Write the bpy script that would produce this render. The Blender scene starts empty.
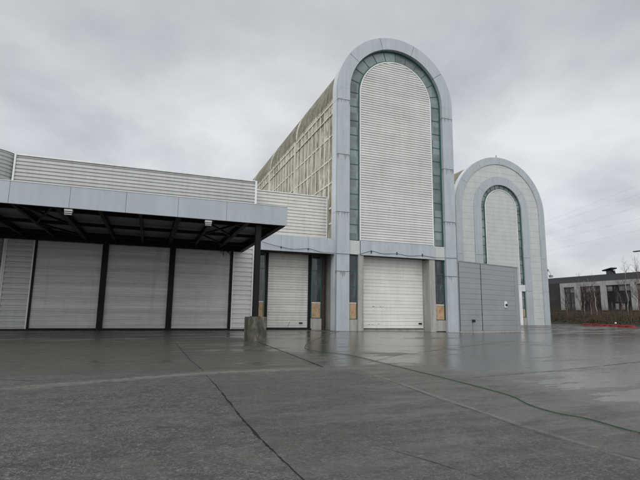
import bpy, math, random
from mathutils import Vector, Matrix
random.seed(7)
S = bpy.context.scene
COL = S.collection
PI = math.pi
R = math.radians

# ------------------------------------------------------------------ materials
def nodes(name):
    m = bpy.data.materials.new(name); m.use_nodes = True
    nt = m.node_tree; b = nt.nodes['Principled BSDF']
    return m, nt, b
def N(nt, t, **k):
    n = nt.nodes.new(t)
    for a, v in k.items():
        if a in n.inputs: n.inputs[a].default_value = v
        else: setattr(n, a, v)
    return n
def noise(nt, scale, detail=4, rough=.6, stretch=(1, 1, 1), off=(0, 0, 0)):
    tc = N(nt, 'ShaderNodeTexCoord'); mp = N(nt, 'ShaderNodeMapping')
    mp.inputs['Scale'].default_value = stretch; mp.inputs['Location'].default_value = off
    nt.links.new(tc.outputs['Object'], mp.inputs['Vector'])
    n = N(nt, 'ShaderNodeTexNoise'); n.inputs['Scale'].default_value = scale
    n.inputs['Detail'].default_value = detail; n.inputs['Roughness'].default_value = rough
    nt.links.new(mp.outputs[0], n.inputs['Vector'])
    return n.outputs['Fac']
def ramp(nt, fac, stops):
    r = N(nt, 'ShaderNodeValToRGB'); e = r.color_ramp.elements
    while len(e) < len(stops): e.new(.5)
    for i, (p, c) in enumerate(stops):
        e[i].position = p
        e[i].color = (c, c, c, 1) if isinstance(c, (int, float)) else (*c, 1)
    nt.links.new(fac, r.inputs[0]); return r.outputs[0]
def mix(nt, f, a, b, mode='MIX'):
    m = N(nt, 'ShaderNodeMix', data_type='RGBA', blend_type=mode)
    for sock, v in ((m.inputs[0], f), (m.inputs[6], a), (m.inputs[7], b)):
        if hasattr(v, 'node'): nt.links.new(v, sock)
        elif isinstance(v, (int, float)): sock.default_value = v
        else: sock.default_value = (*v, 1)
    return m.outputs[2]
def math_(nt, op, a, b=0., c=None):
    m = N(nt, 'ShaderNodeMath', operation=op)
    for i, v in enumerate((a, b, c)):
        if v is None: continue
        if hasattr(v, 'node'): nt.links.new(v, m.inputs[i])
        else: m.inputs[i].default_value = v
    return m.outputs[0]
def bump(nt, b, h, dist, strength=1.):
    bp = N(nt, 'ShaderNodeBump'); bp.inputs['Distance'].default_value = dist; bp.inputs['Strength'].default_value = strength
    nt.links.new(h, bp.inputs['Height']); nt.links.new(bp.outputs[0], b.inputs['Normal'])

def surf(name, col, dirt=None, amount=.5, rough=.5, metal=0., streak=True, scale=1.2, fine=True, lo=.45, hi=.75, rvar=.1, bmp=0., bscale=30, drip=False, band=0.):
    """painted or weathered surface: base colour + soft tone changes + vertical run-off streaks + grime specks"""
    m, nt, b = nodes(name)
    dirt = dirt or tuple(c * .45 for c in col)
    n1 = noise(nt, scale * .5, 5, .6)
    base = mix(nt, ramp(nt, n1, [(.3, 0.), (.7, 1.)]), tuple(c * .92 for c in col), tuple(min(1, c * 1.06) for c in col))
    if streak:
        s = noise(nt, scale * 2.2, 5, .65, (1, 1, .07))
        base = mix(nt, math_(nt, 'MULTIPLY', ramp(nt, s, [(lo, 0.), (hi, 1.)]), amount), base, dirt)
    g = noise(nt, scale * 3.1, 7, .75, off=(3, 7, 1))
    base = mix(nt, math_(nt, 'MULTIPLY', ramp(nt, g, [(.52, 0.), (.8, 1.)]), amount * .8), base, dirt)
    if band:
        bn = noise(nt, 2.6, 6, .85, (.02, .02, 1), off=(2, 6, 1))
        base = mix(nt, 1., base, ramp(nt, bn, [(.36, 1-band), (.64, 1.)]), 'MULTIPLY')
    if drip:
        tc = N(nt, 'ShaderNodeTexCoord'); sx = N(nt, 'ShaderNodeSeparateXYZ'); nt.links.new(tc.outputs['Object'], sx.inputs[0])
        ph = math_(nt, 'FRACT', math_(nt, 'DIVIDE', math_(nt, 'ADD', sx.outputs[2], .22), 5.07))
        dn = noise(nt, 5, 3, .6, (1, 1, .02))
        q = math_(nt, 'ADD', math_(nt, 'MULTIPLY', math_(nt, 'SUBTRACT', ph, .9), 10.), math_(nt, 'MULTIPLY', math_(nt, 'SUBTRACT', dn, .5), 5.))
        lowm = math_(nt, 'LESS_THAN', sx.outputs[2], 20.1)
        base = mix(nt, math_(nt, 'MULTIPLY', math_(nt, 'MULTIPLY', ramp(nt, q, [(.5, 0.), (1., 1.)]), lowm), .55), base, (.09, .08, .065))
    nt.links.new(base, b.inputs['Base Color'])
    nt.links.new(ramp(nt, n1, [(.3, max(0, rough - rvar)), (.7, min(1, rough + rvar))]), b.inputs['Roughness'])
    b.inputs['Metallic'].default_value = metal
    if bmp: bump(nt, b, noise(nt, bscale, 4, .6), bmp)
    return m

M = {}
M['frame'] = surf('blue_grey_cladding', (.365, .40, .425), (.15, .155, .15), .3, .42, bmp=.012, bscale=1.1, drip=True)
M['frame2'] = surf('blue_grey_ring_cladding', (.36, .395, .415), (.15, .155, .15), .35, .45, bmp=.012, bscale=1.1)
M['fascia'] = surf('pale_blue_fascia', (.33, .365, .39), (.2, .21, .22), .25, .42, bmp=.012, bscale=1.1)
M['side'] = surf('pale_and_side_lit_cladding', (.58, .61, .63), (.25, .25, .22), .4, .45)  # light from the left is put into the portal return's paler colour
M['corr'] = surf('off_white_corrugated_sheet', (.64, .64, .62), (.3, .28, .23), .2, .42, band=.14)
M['corr2'] = surf('grey_corrugated_sheet', (.50, .505, .50), (.22, .21, .18), .25, .42, band=.16)
M['corrold'] = surf('weathered_corrugated_sheet', (.60, .60, .565), (.16, .14, .1), .35, .45, lo=.52, hi=.8)
M['door'] = surf('white_sectional_door', (.68, .675, .645), (.35, .32, .27), .2, .4, band=.12)
M['doorold'] = surf('stained_sectional_door', (.60, .585, .555), (.22, .2, .17), .45, .45, lo=.48, hi=.8, scale=.6, band=.2)
M['shutter'] = surf('grey_shutter_door', (.61, .605, .59), (.22, .21, .19), .5, .42, scale=.6, streak=True, lo=.55, hi=.85, band=.38)
M['cream'] = surf('cream_panel_cladding', (.455, .465, .46), (.3, .295, .28), .25, .5)
M['annex'] = surf('mid_grey_panel', (.25, .268, .276), (.15, .15, .15), .25, .5, streak=False)
M['white'] = surf('white_trim', (.68, .69, .68), (.25, .25, .22), .3, .4)
M['green'] = surf('dark_green_frame', (.015, .085, .06), (.01, .03, .02), .4, .4)
M['black'] = surf('black_painted_steel', (.005, .005, .006), (.014, .012, .01), .4, .6)
M['dark'] = surf('dark_recess', (.02, .02, .02), rough=.8)
M['rust'] = surf('rusty_dark_steel', (.035, .022, .018), (.02, .012, .01), .5, .7)
M['soffit'] = surf('soffit_sheet', (.17, .175, .175), (.04, .04, .04), .4, .6)
M['black'].node_tree.nodes['Principled BSDF'].inputs['Specular IOR Level'].default_value = .2
M['rubber'] = surf('black_rubber', (.01, .01, .01), rough=.8)
M['hose'] = surf('green_hose', (.03, .095, .05), (.04, .05, .04), .6, .5)
M['red'] = surf('red_plastic', (.33, .02, .02), (.1, .02, .02), .4, .45)
M['charcoal'] = surf('charcoal_cladding', (.035, .035, .034), (.02, .02, .018), .4, .6)
M['capdark'] = surf('slate_parapet', (.06, .065, .072), (.03, .03, .03), .3, .5)
M['officewhite'] = surf('speckled_white_stone', (.43, .43, .43), (.17, .16, .15), .6, .6, scale=2.5, lo=.38, hi=.65)
M['winframe'] = surf('dark_window_frame', (.02, .02, .022), rough=.4)
M['concrete'] = surf('weathered_concrete', (.30, .29, .265), (.09, .085, .06), .6, .85, bmp=.02, bscale=14)
M['plinth'] = surf('pale_concrete_plinth', (.33, .325, .30), (.1, .1, .07), .6, .85, bmp=.01, bscale=14)
M['galv'] = surf('galvanised_steel', (.3, .31, .32), rough=.4, metal=.6)
M['wire'] = surf('overhead_wire', (.3, .31, .32), rough=.6)
M['railwood'] = surf('weathered_rail', (.2, .19, .15), (.08, .08, .06), .5, .8)
M['bark'] = surf('birch_bark', (.34, .31, .28), (.05, .045, .04), .85, .8, streak=False, scale=2.5)
M['barkred'] = surf('brown_bark', (.13, .085, .07), (.04, .03, .025), .7, .85, streak=False, scale=2.5)
M['twig'] = surf('twigs', (.085, .06, .055), rough=.9)
M['soil'] = surf('leaf_litter_soil', (.028, .026, .016), (.05, .035, .02), .6, .95, streak=False, scale=3, bmp=.1, bscale=6)
M['leafy'] = surf('bramble_leaves', (.028, .032, .015), (.055, .038, .02), .8, .8, streak=False, scale=4)
M['brownleaf'] = surf('dead_stalks', (.07, .05, .03), rough=.9)
M['redstrip'] = surf('reddish_setts', (.10, .065, .06), (.05, .05, .05), .7, .5, streak=False, scale=2)
M['tar'] = surf('tar_filler', (.008, .008, .009), (.03, .03, .028), .8, .85, streak=False, scale=6)
M['tar'].node_tree.nodes['Principled BSDF'].inputs['Specular IOR Level'].default_value = .25
M['roofflat'] = surf('flat_roof_felt', (.09, .09, .09), rough=.9)

def glass(name, col, rough=.12):
    m, nt, b = nodes(name)
    n = noise(nt, .7, 4, .6)
    c = mix(nt, ramp(nt, n, [(.35, 0.), (.65, 1.)]), tuple(x * .75 for x in col), tuple(x * 1.25 for x in col))
    s = noise(nt, 2.5, 5, .7, (1, 1, .12))
    c = mix(nt, ramp(nt, s, [(.5, 0.), (.8, .5)]), c, (.26, .28, .26))
    tc = N(nt, 'ShaderNodeTexCoord'); vm = N(nt, 'ShaderNodeVectorMath', operation='MULTIPLY'); vm.inputs[1].default_value = (.25, .25, 1/1.37)
    nt.links.new(tc.outputs['Object'], vm.inputs[0]); fl = N(nt, 'ShaderNodeVectorMath', operation='FLOOR'); nt.links.new(vm.outputs[0], fl.inputs[0])
    wn = N(nt, 'ShaderNodeTexWhiteNoise'); nt.links.new(fl.outputs[0], wn.inputs[0])
    c = mix(nt, 1., c, ramp(nt, wn.outputs['Value'], [(0, .7), (1, 1.35)]), 'MULTIPLY')
    nt.links.new(c, b.inputs['Base Color'])
    b.inputs['Roughness'].default_value = rough; b.inputs['IOR'].default_value = 1.5
    bump(nt, b, noise(nt, 1.1, 2, .5), .01)
    return m
M['glassup'] = glass('grey_glazing', (.135, .17, .17), .22)
M['glasslow'] = glass('dark_glazing', (.02, .026, .03), .06)
M['glassfar'] = glass('office_glazing', (.018, .016, .022), .08)
M['glassfar2'] = glass('painted_reflection_and_blind', (.2, .205, .21), .2)  # pale colour paints the reflections in the upper panes; blinds share it

def osb():
    m, nt, b = nodes('weathered_plywood')
    n = noise(nt, 9, 6, .7, (1, 1, .45)); v = noise(nt, 1.5, 4, .6)
    c = ramp(nt, n, [(.3, (.27, .17, .085)), (.5, (.39, .26, .145)), (.7, (.48, .37, .24))])
    c = mix(nt, ramp(nt, v, [(.5, 0.), (.75, .7)]), c, (.12, .09, .06))
    nt.links.new(c, b.inputs['Base Color']); b.inputs['Roughness'].default_value = .8
    return m
M['ply'] = osb()

def olive(name, a, b_, pale, sc):
    m, nt, b = nodes(name)
    n = noise(nt, .35, 6, .7); s = noise(nt, 1.5, 6, .7, (1, 1, .16)); q = noise(nt, 2.2, 7, .75, (1, 1, .3), off=(5, 1, 2)); f = noise(nt, 7, 5, .8, (1, 1, .15))
    c = mix(nt, ramp(nt, s, [(.42, 0.), (.56, 1.)]), a, b_)
    c = mix(nt, math_(nt, 'MULTIPLY', ramp(nt, q, [(.43, 0.), (.55, 1.)]), ramp(nt, n, [(.4, .4), (.6, 1.)])), c, pale)
    c = mix(nt, ramp(nt, f, [(.52, 0.), (.75, .45)]), c, tuple(x * .7 for x in a))
    nt.links.new(c, b.inputs['Base Color']); b.inputs['Roughness'].default_value = .5
    bump(nt, b, noise(nt, 2, 3, .5), .03)
    return m
M['olive'] = olive('algae_stained_glazing', (.12, .108, .056), (.26, .24, .155), (.60, .585, .49), 1)
M['oliveroof'] = olive('algae_stained_roof_sheet', (.085, .077, .045), (.13, .12, .072), (.24, .23, .17), 1)
M['gridbar'] = surf('stained_white_glazing_bar', (.72, .71, .64), (.2, .18, .11), .55, .6, scale=1.6, lo=.42, hi=.62)

def stained_block():
    m, nt, b = nodes('stained_concrete_block')
    n = noise(nt, 1.6, 6, .7); s = noise(nt, 2.6, 6, .75, (1, 1, .35)); f = noise(nt, 22, 5, .7)
    c = ramp(nt, s, [(.40, (.026, .025, .02)), (.52, (.085, .082, .068)), (.66, (.27, .255, .215))])
    c = mix(nt, ramp(nt, n, [(.42, 0.), (.7, .8)]), c, (.06, .06, .035))
    c = mix(nt, ramp(nt, f, [(.45, 0.), (.8, .5)]), c, (.06, .055, .04))
    nt.links.new(c, b.inputs['Base Color']); b.inputs['Roughness'].default_value = .85
    bump(nt, b, f, .03)
    return m
M['block'] = stained_block()

def asphalt():
    m, nt, b = nodes('wet_asphalt')
    tc = N(nt, 'ShaderNodeTexCoord'); sx = N(nt, 'ShaderNodeSeparateXYZ')
    nt.links.new(tc.outputs['Object'], sx.inputs[0]); X, Y = sx.outputs[0], sx.outputs[1]
    def sm(v, a, c_):   # smoothstep a->c_
        r = N(nt, 'ShaderNodeMapRange', interpolation_type='SMOOTHSTEP')
        nt.links.new(v, r.inputs[0]); r.inputs[1].default_value = a; r.inputs[2].default_value = c_
        return r.outputs[0]
    big = noise(nt, .16, 5, .6); mid = noise(nt, .55, 5, .6, (.7, 1.3, 1)); fine = noise(nt, 55, 3, .7); grit = noise(nt, 24, 5, .8)
    wob = math_(nt, 'MULTIPLY', math_(nt, 'SUBTRACT', mid, .5), 1.6)
    Xw = math_(nt, 'ADD', X, wob); Yw = math_(nt, 'ADD', Y, wob)
    # aggregate: voronoi stones
    vo = N(nt, 'ShaderNodeTexVoronoi'); vo.inputs['Scale'].default_value = 75
    nt.links.new(tc.outputs['Object'], vo.inputs['Vector'])
    vo2 = N(nt, 'ShaderNodeTexVoronoi'); vo2.inputs['Scale'].default_value = 38
    nt.links.new(tc.outputs['Object'], vo2.inputs['Vector'])
    sv = N(nt, 'ShaderNodeSeparateColor'); nt.links.new(vo.outputs['Color'], sv.inputs[0])
    sv2 = N(nt, 'ShaderNodeSeparateColor'); nt.links.new(vo2.outputs['Color'], sv2.inputs[0])
    stone = ramp(nt, sv.outputs[0], [(.0, (.016, .015, .014)), (.4, (.08, .076, .07)), (.8, (.17, .163, .15)), (.96, (.36, .345, .32))])
    stone2 = ramp(nt, sv2.outputs[0], [(.0, (.014, .013, .012)), (.45, (.10, .096, .088)), (.92, (.18, .172, .158)), (.985, (.38, .365, .34))])
    g2_ = noise(nt, 7, 7, .85, off=(1, 5, 0)); g3_ = noise(nt, 2.3, 7, .8, (1, 1.2, 1), off=(8, 2, 0))
    c = mix(nt, .5, stone, stone2)
    c = mix(nt, math_(nt, 'MULTIPLY', ramp(nt, g2_, [(.42, 1.), (.52, 0.)]), .65), c, (.028, .027, .025))
    c = mix(nt, math_(nt, 'MULTIPLY', ramp(nt, g3_, [(.40, 1.), (.50, 0.)]), .5), c, (.036, .034, .031))
    c = mix(nt, math_(nt, 'MULTIPLY', ramp(nt, noise(nt, .9, 6, .75, off=(3, 3, 0)), [(.50, 0.), (.60, 1.)]), .35), c, (.15, .143, .128))
    # crazing cracks and dark spill patches of their own shape
    dm = N(nt, 'ShaderNodeTexNoise'); dm.inputs['Scale'].default_value = 1.2; nt.links.new(tc.outputs['Object'], dm.inputs['Vector'])
    va = N(nt, 'ShaderNodeVectorMath', operation='MULTIPLY_ADD'); nt.links.new(dm.outputs['Color'], va.inputs[0]); va.inputs[1].default_value = (.9, .9, 0); nt.links.new(tc.outputs['Object'], va.inputs[2])
    vc = N(nt, 'ShaderNodeTexVoronoi', feature='DISTANCE_TO_EDGE'); vc.inputs['Scale'].default_value = .28; nt.links.new(va.outputs[0], vc.inputs['Vector'])
    crk = math_(nt, 'MULTIPLY', ramp(nt, vc.outputs['Distance'], [(.0, 1.), (.004, 0.)]), ramp(nt, noise(nt, .4, 3, .6, off=(6, 6, 0)), [(.48, 0.), (.56, 1.)]))
    c = mix(nt, math_(nt, 'MULTIPLY', crk, .7), c, (.015, .015, .014))
    c = mix(nt, math_(nt, 'MULTIPLY', ramp(nt, noise(nt, .65, 4, .65, off=(13, 5, 0)), [(.60, 0.), (.66, 1.)]), .45), c, (.03, .029, .027))
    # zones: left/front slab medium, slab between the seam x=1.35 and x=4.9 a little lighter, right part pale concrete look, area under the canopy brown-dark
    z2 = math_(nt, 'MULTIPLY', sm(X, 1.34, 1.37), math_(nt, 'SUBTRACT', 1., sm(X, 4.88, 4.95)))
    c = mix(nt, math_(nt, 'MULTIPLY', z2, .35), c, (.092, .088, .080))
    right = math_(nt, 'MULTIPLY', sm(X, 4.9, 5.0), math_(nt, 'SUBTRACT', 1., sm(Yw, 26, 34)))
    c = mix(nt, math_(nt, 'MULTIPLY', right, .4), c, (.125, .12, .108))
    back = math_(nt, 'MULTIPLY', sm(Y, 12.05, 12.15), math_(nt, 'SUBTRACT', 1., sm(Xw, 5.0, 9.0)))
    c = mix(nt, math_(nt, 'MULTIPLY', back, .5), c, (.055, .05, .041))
    c = mix(nt, math_(nt, 'MULTIPLY', ramp(nt, big, [(.35, 0.), (.65, 1.)]), .35), c, (.05, .05, .048))
    c = mix(nt, math_(nt, 'MULTIPLY', ramp(nt, noise(nt, 1.9, 6, .7, off=(4, 4, 0)), [(.5, 0.), (.75, 1.)]), .35), c, (.14, .135, .12))
    def line(dist, width, seed, sc=5.):
        n_ = noise(nt, sc, 6, .8, off=(seed, seed*2, 0))
        q = math_(nt, 'SUBTRACT', math_(nt, 'MULTIPLY', n_, 3.2), math_(nt, 'DIVIDE', math_(nt, 'ABSOLUTE', dist), width))
        r_ = N(nt, 'ShaderNodeMapRange'); nt.links.new(q, r_.inputs[0]); r_.inputs[1].default_value = .95; r_.inputs[2].default_value = 1.5
        return r_.outputs[0]
    xa = math_(nt, 'SUBTRACT', X, 1.27)
    fa = math_(nt, 'ADD', 11.62, math_(nt, 'MINIMUM', math_(nt, 'MULTIPLY', xa, .357), math_(nt, 'MULTIPLY', xa, .09)))
    la = math_(nt, 'MULTIPLY', line(math_(nt, 'SUBTRACT', Y, fa), .42, 3.), math_(nt, 'MULTIPLY', sm(X, -3.2, -1.6), math_(nt, 'SUBTRACT', 1., sm(X, 3.5, 5.2))))
    fc = math_(nt, 'ADD', 4.93, math_(nt, 'MULTIPLY', math_(nt, 'MAXIMUM', math_(nt, 'SUBTRACT', Y, 5.2), 0.), .066))
    lc = math_(nt, 'MULTIPLY', line(math_(nt, 'SUBTRACT', X, fc), .10, 8., 9.), math_(nt, 'SUBTRACT', 1., sm(Y, 11.2, 12.6)))
    ll = math_(nt, 'MAXIMUM', la, math_(nt, 'MULTIPLY', lc, .65))
    c = mix(nt, math_(nt, 'MULTIPLY', ll, .8), c, mix(nt, .5, c, (.33, .32, .29)))
    # wetness: more water towards the tower and on the right, puddled in the low spots
    w = noise(nt, .2, 6, .62, (.6, 1.6, 1), off=(11, 3, 0)); w2 = noise(nt, 1.4, 7, .75, (.4, 1.6, 1), off=(2, 9, 0))
    zone = math_(nt, 'MAXIMUM', sm(Xw, 6.9, 8.4), math_(nt, 'MULTIPLY', sm(Yw, 11.6, 13.2), sm(Xw, 3.6, 6.4)))
    zone2 = math_(nt, 'MULTIPLY', sm(Yw, 12.0, 14.5), math_(nt, 'SUBTRACT', 1., sm(Yw, 30, 36)))
    low = math_(nt, 'ADD', math_(nt, 'MULTIPLY', w, .5), math_(nt, 'MULTIPLY', w2, .5))
    lvl = math_(nt, 'ADD', low, math_(nt, 'ADD', math_(nt, 'MULTIPLY', zone, .108), math_(nt, 'MULTIPLY', zone2, .05)))
    puddle = N(nt, 'ShaderNodeMapRange', interpolation_type='SMOOTHSTEP')
    nt.links.new(lvl, puddle.inputs[0]); puddle.inputs[1].default_value = .598; puddle.inputs[2].default_value = .613
    damp = N(nt, 'ShaderNodeMapRange', interpolation_type='SMOOTHSTEP')
    nt.links.new(lvl, damp.inputs[0]); damp.inputs[1].default_value = .44; damp.inputs[2].default_value = .56
    c = mix(nt, math_(nt, 'MULTIPLY', damp.outputs[0], .5), c, mix(nt, .6, c, (.026, .024, .020)))
    nt.links.new(c, b.inputs['Base Color'])
    r = math_(nt, 'SUBTRACT', .56, math_(nt, 'MULTIPLY', damp.outputs[0], .22))
    r = math_(nt, 'SUBTRACT', r, math_(nt, 'MULTIPLY', puddle.outputs[0], .22))
    nt.links.new(r, b.inputs['Roughness'])
    nt.links.new(math_(nt, 'ADD', math_(nt, 'ADD', 1.40, math_(nt, 'MULTIPLY', damp.outputs[0], .18)), math_(nt, 'MULTIPLY', puddle.outputs[0], .4)), b.inputs['IOR'])
    h = math_(nt, 'ADD', math_(nt, 'MULTIPLY', vo.outputs['Distance'], .5), math_(nt, 'MULTIPLY', grit, 1.0))
    h = math_(nt, 'ADD', h, math_(nt, 'MULTIPLY', vo2.outputs['Distance'], .3))
    bp = N(nt, 'ShaderNodeBump'); bp.inputs['Distance'].default_value = .03
    nt.links.new(math_(nt, 'SUBTRACT', math_(nt, 'SUBTRACT', 1., math_(nt, 'MULTIPLY', puddle.outputs[0], .42)), math_(nt, 'MULTIPLY', damp.outputs[0], .5)), bp.inputs['Strength'])
    nt.links.new(h, bp.inputs['Height'])
    bp2 = N(nt, 'ShaderNodeBump'); bp2.inputs['Distance'].default_value = .012; bp2.inputs['Strength'].default_value = .6
    nt.links.new(noise(nt, 1.3, 3, .5, (.6, 1.4, 1)), bp2.inputs['Height'])
    nt.links.new(bp.outputs[0], bp2.inputs['Normal']); nt.links.new(bp2.outputs[0], b.inputs['Normal'])
    return m
M['asphalt'] = asphalt()

def worn_strip():
    m, nt, b = nodes('worn_concrete_edge')
    n = noise(nt, 5, 7, .8); g = noise(nt, 40, 4, .7)
    c = ramp(nt, g, [(.3, (.10, .098, .088)), (.7, (.235, .228, .205))])
    c = mix(nt, ramp(nt, n, [(.42, 0.), (.58, 1.)]), c, (.075, .073, .067))
    nt.links.new(c, b.inputs['Base Color']); b.inputs['Roughness'].default_value = .65
    bump(nt, b, g, .012)
    return m
M['strip'] = worn_strip()

# ------------------------------------------------------------------ mesh helpers
LOC = {}
class MB:
    def __init__(s): s.v = []; s.f = []; s.smooth = False
    def box(s, x0, x1, y0, y1, z0, z1):
        i = len(s.v)
        s.v += [(x, y, z) for x in (x0, x1) for y in (y0, y1) for z in (z0, z1)]
        s.f += [tuple(i + k for k in q) for q in ((0,1,3,2),(4,6,7,5),(0,4,5,1),(2,3,7,6),(0,2,6,4),(1,5,7,3))]
        return s
    def quad(s, *p):
        i = len(s.v); s.v += list(p); s.f.append(tuple(range(i, i + len(p)))); return s
    def obox(s, a, b, w, z0, z1):
        """upright slab from plan point a to b, thickness w to the far side"""
        d = Vector((b[0]-a[0], b[1]-a[1])).normalized(); n = Vector((-d.y, d.x)) * w
        i = len(s.v)
        pl = [(a[0], a[1]), (b[0], b[1]), (b[0]+n.x, b[1]+n.y), (a[0]+n.x, a[1]+n.y)]
        s.v += [(x, y, z) for z in (z0, z1) for x, y in pl]
        s.f += [tuple(i+k for k in q) for q in ((0,1,5,4),(1,2,6,5),(2,3,7,6),(3,0,4,7),(4,5,6,7),(3,2,1,0))]
        return s
    def tube(s, pts, rad, n=8, cap=True):
        pts = [Vector(p) for p in pts]; rings = []
        rr = rad if isinstance(rad, (list, tuple)) else [rad] * len(pts)
        up = Vector((0, 0, 1)); prev = None
        for k, p in enumerate(pts):
            d = (pts[min(k+1, len(pts)-1)] - pts[max(k-1, 0)])
            d = d.normalized() if d.length > 1e-9 else Vector((0, 0, 1))
            if prev is None: prev = d.orthogonal().normalized()
            a = (prev - d * prev.dot(d)); a = a.normalized() if a.length > 1e-6 else d.orthogonal().normalized()
            prev = a; c = d.cross(a)
            i = len(s.v)
            for j in range(n):
                t = 2 * PI * j / n
                s.v.append(tuple(p + (a * math.cos(t) + c * math.sin(t)) * rr[k]))
            rings.append(i)
        for u, w in zip(rings, rings[1:]):
            for j in range(n): s.f.append((u+j, u+(j+1) % n, w+(j+1) % n, w+j))
        if cap:
            s.f.append(tuple(rings[0]+j for j in range(n))[::-1]); s.f.append(tuple(rings[-1]+j for j in range(n)))
        return s
    def beam(s, a, b, w, h):
        """rectangular bar between two points, w sideways, h vertical"""
        a, b = Vector(a), Vector(b); d = (b - a).normalized()
        side = d.cross(Vector((0, 0, 1)))
        side = side.normalized() * w / 2 if side.length > 1e-3 else Vector((w/2, 0, 0))
        up = side.cross(d).normalized() * h / 2
        i = len(s.v)
        for p in (a, b):
            for q in (-side-up, side-up, side+up, -side+up): s.v.append(tuple(p + q))
        s.f += [tuple(i+k for k in q) for q in ((0,3,2,1),(4,5,6,7),(0,1,5,4),(1,2,6,5),(2,3,7,6),(3,0,4,7))]
        return s
    def build(s, name, mat, parent=None, smooth=False, bevel=0.):
        off = Vector((0, 0, 0))
        if parent is not None: off = LOC[parent.name]
        me = bpy.data.meshes.new(name)
        me.from_pydata([(x-off.x, y-off.y, z-off.z) for x, y, z in s.v], [], s.f)
        me.validate(); me.update()
        me.materials.append(mat)
        if smooth:
            for p in me.polygons: p.use_smooth = True
        o = bpy.data.objects.new(name, me); COL.objects.link(o)
        if parent is not None: o.parent = parent
        LOC[o.name] = off
        if bevel:
            bv = o.modifiers.new('bevel', 'BEVEL'); bv.width = bevel; bv.segments = 2; bv.limit_method = 'ANGLE'
        return o
def thing(name, loc, label, cat, group=None):
    o = bpy.data.objects.new(name, None); o.empty_display_size = .3; COL.objects.link(o)
    o.location = loc; LOC[o.name] = Vector(loc); o['label'] = label; o['category'] = cat
    if group: o['group'] = group
    return o
def tag(o, label=None, cat=None, group=None, kind=None):
    if label: o['label'] = label
    if cat: o['category'] = cat
    if group: o['group'] = group
    if kind: o['kind'] = kind
    return o

def gz(x, y):
    """gentle dip of the yard in front of the annex"""
    return -.22 * math.exp(-(((x-32)/10)**2 + ((y-36)/8)**2))

# arch sweep: path made of left leg, half circle, right leg
def arch_band(mb, cx, zs, ri, ro, z0, y0, y1, joints_z=(), joints_a=(), gap=.02, nseg=64, face_only=False):
    def leg(xa, xb, segs):
        for a, b in segs:
            if face_only: mb.quad((xa, y0, a), (xb, y0, a), (xb, y0, b), (xa, y0, b))
            else: mb.box(min(xa, xb), max(xa, xb), y0, y1, a, b)
    zz = [z0] + list(joints_z) + [zs]
    segs = [(a + (gap/2 if i else 0), b - (gap/2 if i < len(zz)-2 else 0)) for i, (a, b) in enumerate(zip(zz, zz[1:]))]
    leg(cx-ro, cx-ri, segs); leg(cx+ri, cx+ro, segs)
    aa = [0] + sorted(joints_a) + [180]
    for i, (a, b) in enumerate(zip(aa, aa[1:])):
        ga = math.degrees(gap/2/ro)
        a2 = a + (ga if i else 0); b2 = b - (ga if i < len(aa)-2 else 0)
        n = max(2, int(nseg * (b-a) / 180)); base = len(mb.v)
        for k in range(n+1):
            t = R(a2 + (b2-a2) * k/n); c, s = math.cos(t), math.sin(t)
            for (r, y) in ((ri, y0), (ro, y0), (ro, y1), (ri, y1)): mb.v.append((cx + r*c, y, zs + r*s))
        for k in range(n):
            u = base + 4*k; w = u + 4
            for j in ((0,) if face_only else (0, 1, 2, 3)):
                j2 = (j+1) % 4; mb.f.append((u+j, u+j2, w+j2, w+j))
        if not face_only:
            mb.f.append((base, base+3, base+2, base+1)); e = base + 4*n; mb.f.append((e, e+1, e+2, e+3))
    return mb

def rib_rows(z0, z1, pitch, depth):
    """rows (z, dy) of a trapezoid corrugation running horizontally"""
    rows = []; z = z0
    while z < z1 - 1e-4:
        for f, d in ((0, depth), (.17, depth), (.25, 0.), (.84, 0.), (.90, depth)):
            zz = z + f * pitch
            if zz < z1: rows.append((zz, d))
        z += pitch
    rows.append((z1, depth)); return rows
def corr_wall(x0, x1, y, z0, z1, pitch, depth=.05, mb=None):
    mb = mb or MB(); rows = rib_rows(z0, z1, pitch, depth)
    nx = max(1, int((x1-x0)/2.4)); xs = [x0 + (x1-x0)*i/nx for i in range(nx+1)]
    base = len(mb.v)
    for z, d in rows:
        for x in xs: mb.v.append((x, y+d, z))
    n = len(xs)
    for i in range(len(rows)-1):
        for j in range(n-1):
            a = base + i*n + j; mb.f.append((a, a+1, a+n+1, a+n))
    return mb
def corr_arch(cx, zs, r, y, z0, pitch, depth=.05):
    mb = MB(); rows = [q for q in rib_rows(z0, zs+r-.02, pitch/2, 0)]
    rows = rib_rows(z0, zs + r - .02, pitch, depth)
    prev = None
    for z, d in rows:
        h = r if z <= zs else math.sqrt(max(0., r*r-(z-zs)**2))
        i = len(mb.v); mb.v += [(cx-h, y+d, z), (cx+h, y+d, z)]
        if prev is not None: mb.f.append((prev, prev+1, i+1, i))
        prev = i
    return mb
def panel_door(x0, x1, y, z0, z1, panel, minor=3, mb=None):
    """sectional door: panels with a deep joint and shallow ribs between"""
    mb = mb or MB(); n = max(1, round((z1-z0)/panel)); p = (z1-z0)/n
    rows = []
    for i in range(n):
        a = z0 + i*p
        rows += [(a, .05), (a+.025, .05), (a+.035, 0)]
        for k in range(1, minor):
            c = a + p*k/minor; rows += [(c-.026, 0), (c-.014, .034), (c+.010, .034), (c+.016, 0)]
        rows += [(a+p-.012, 0)]
    rows.append((z1, .03)); prev = None
    for z, d in rows:
        i = len(mb.v); mb.v += [(x0, y+d, z), (x1, y+d, z)]
        if prev is not None: mb.f.append((prev, prev+1, i+1, i))
        prev = i
    return mb

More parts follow.
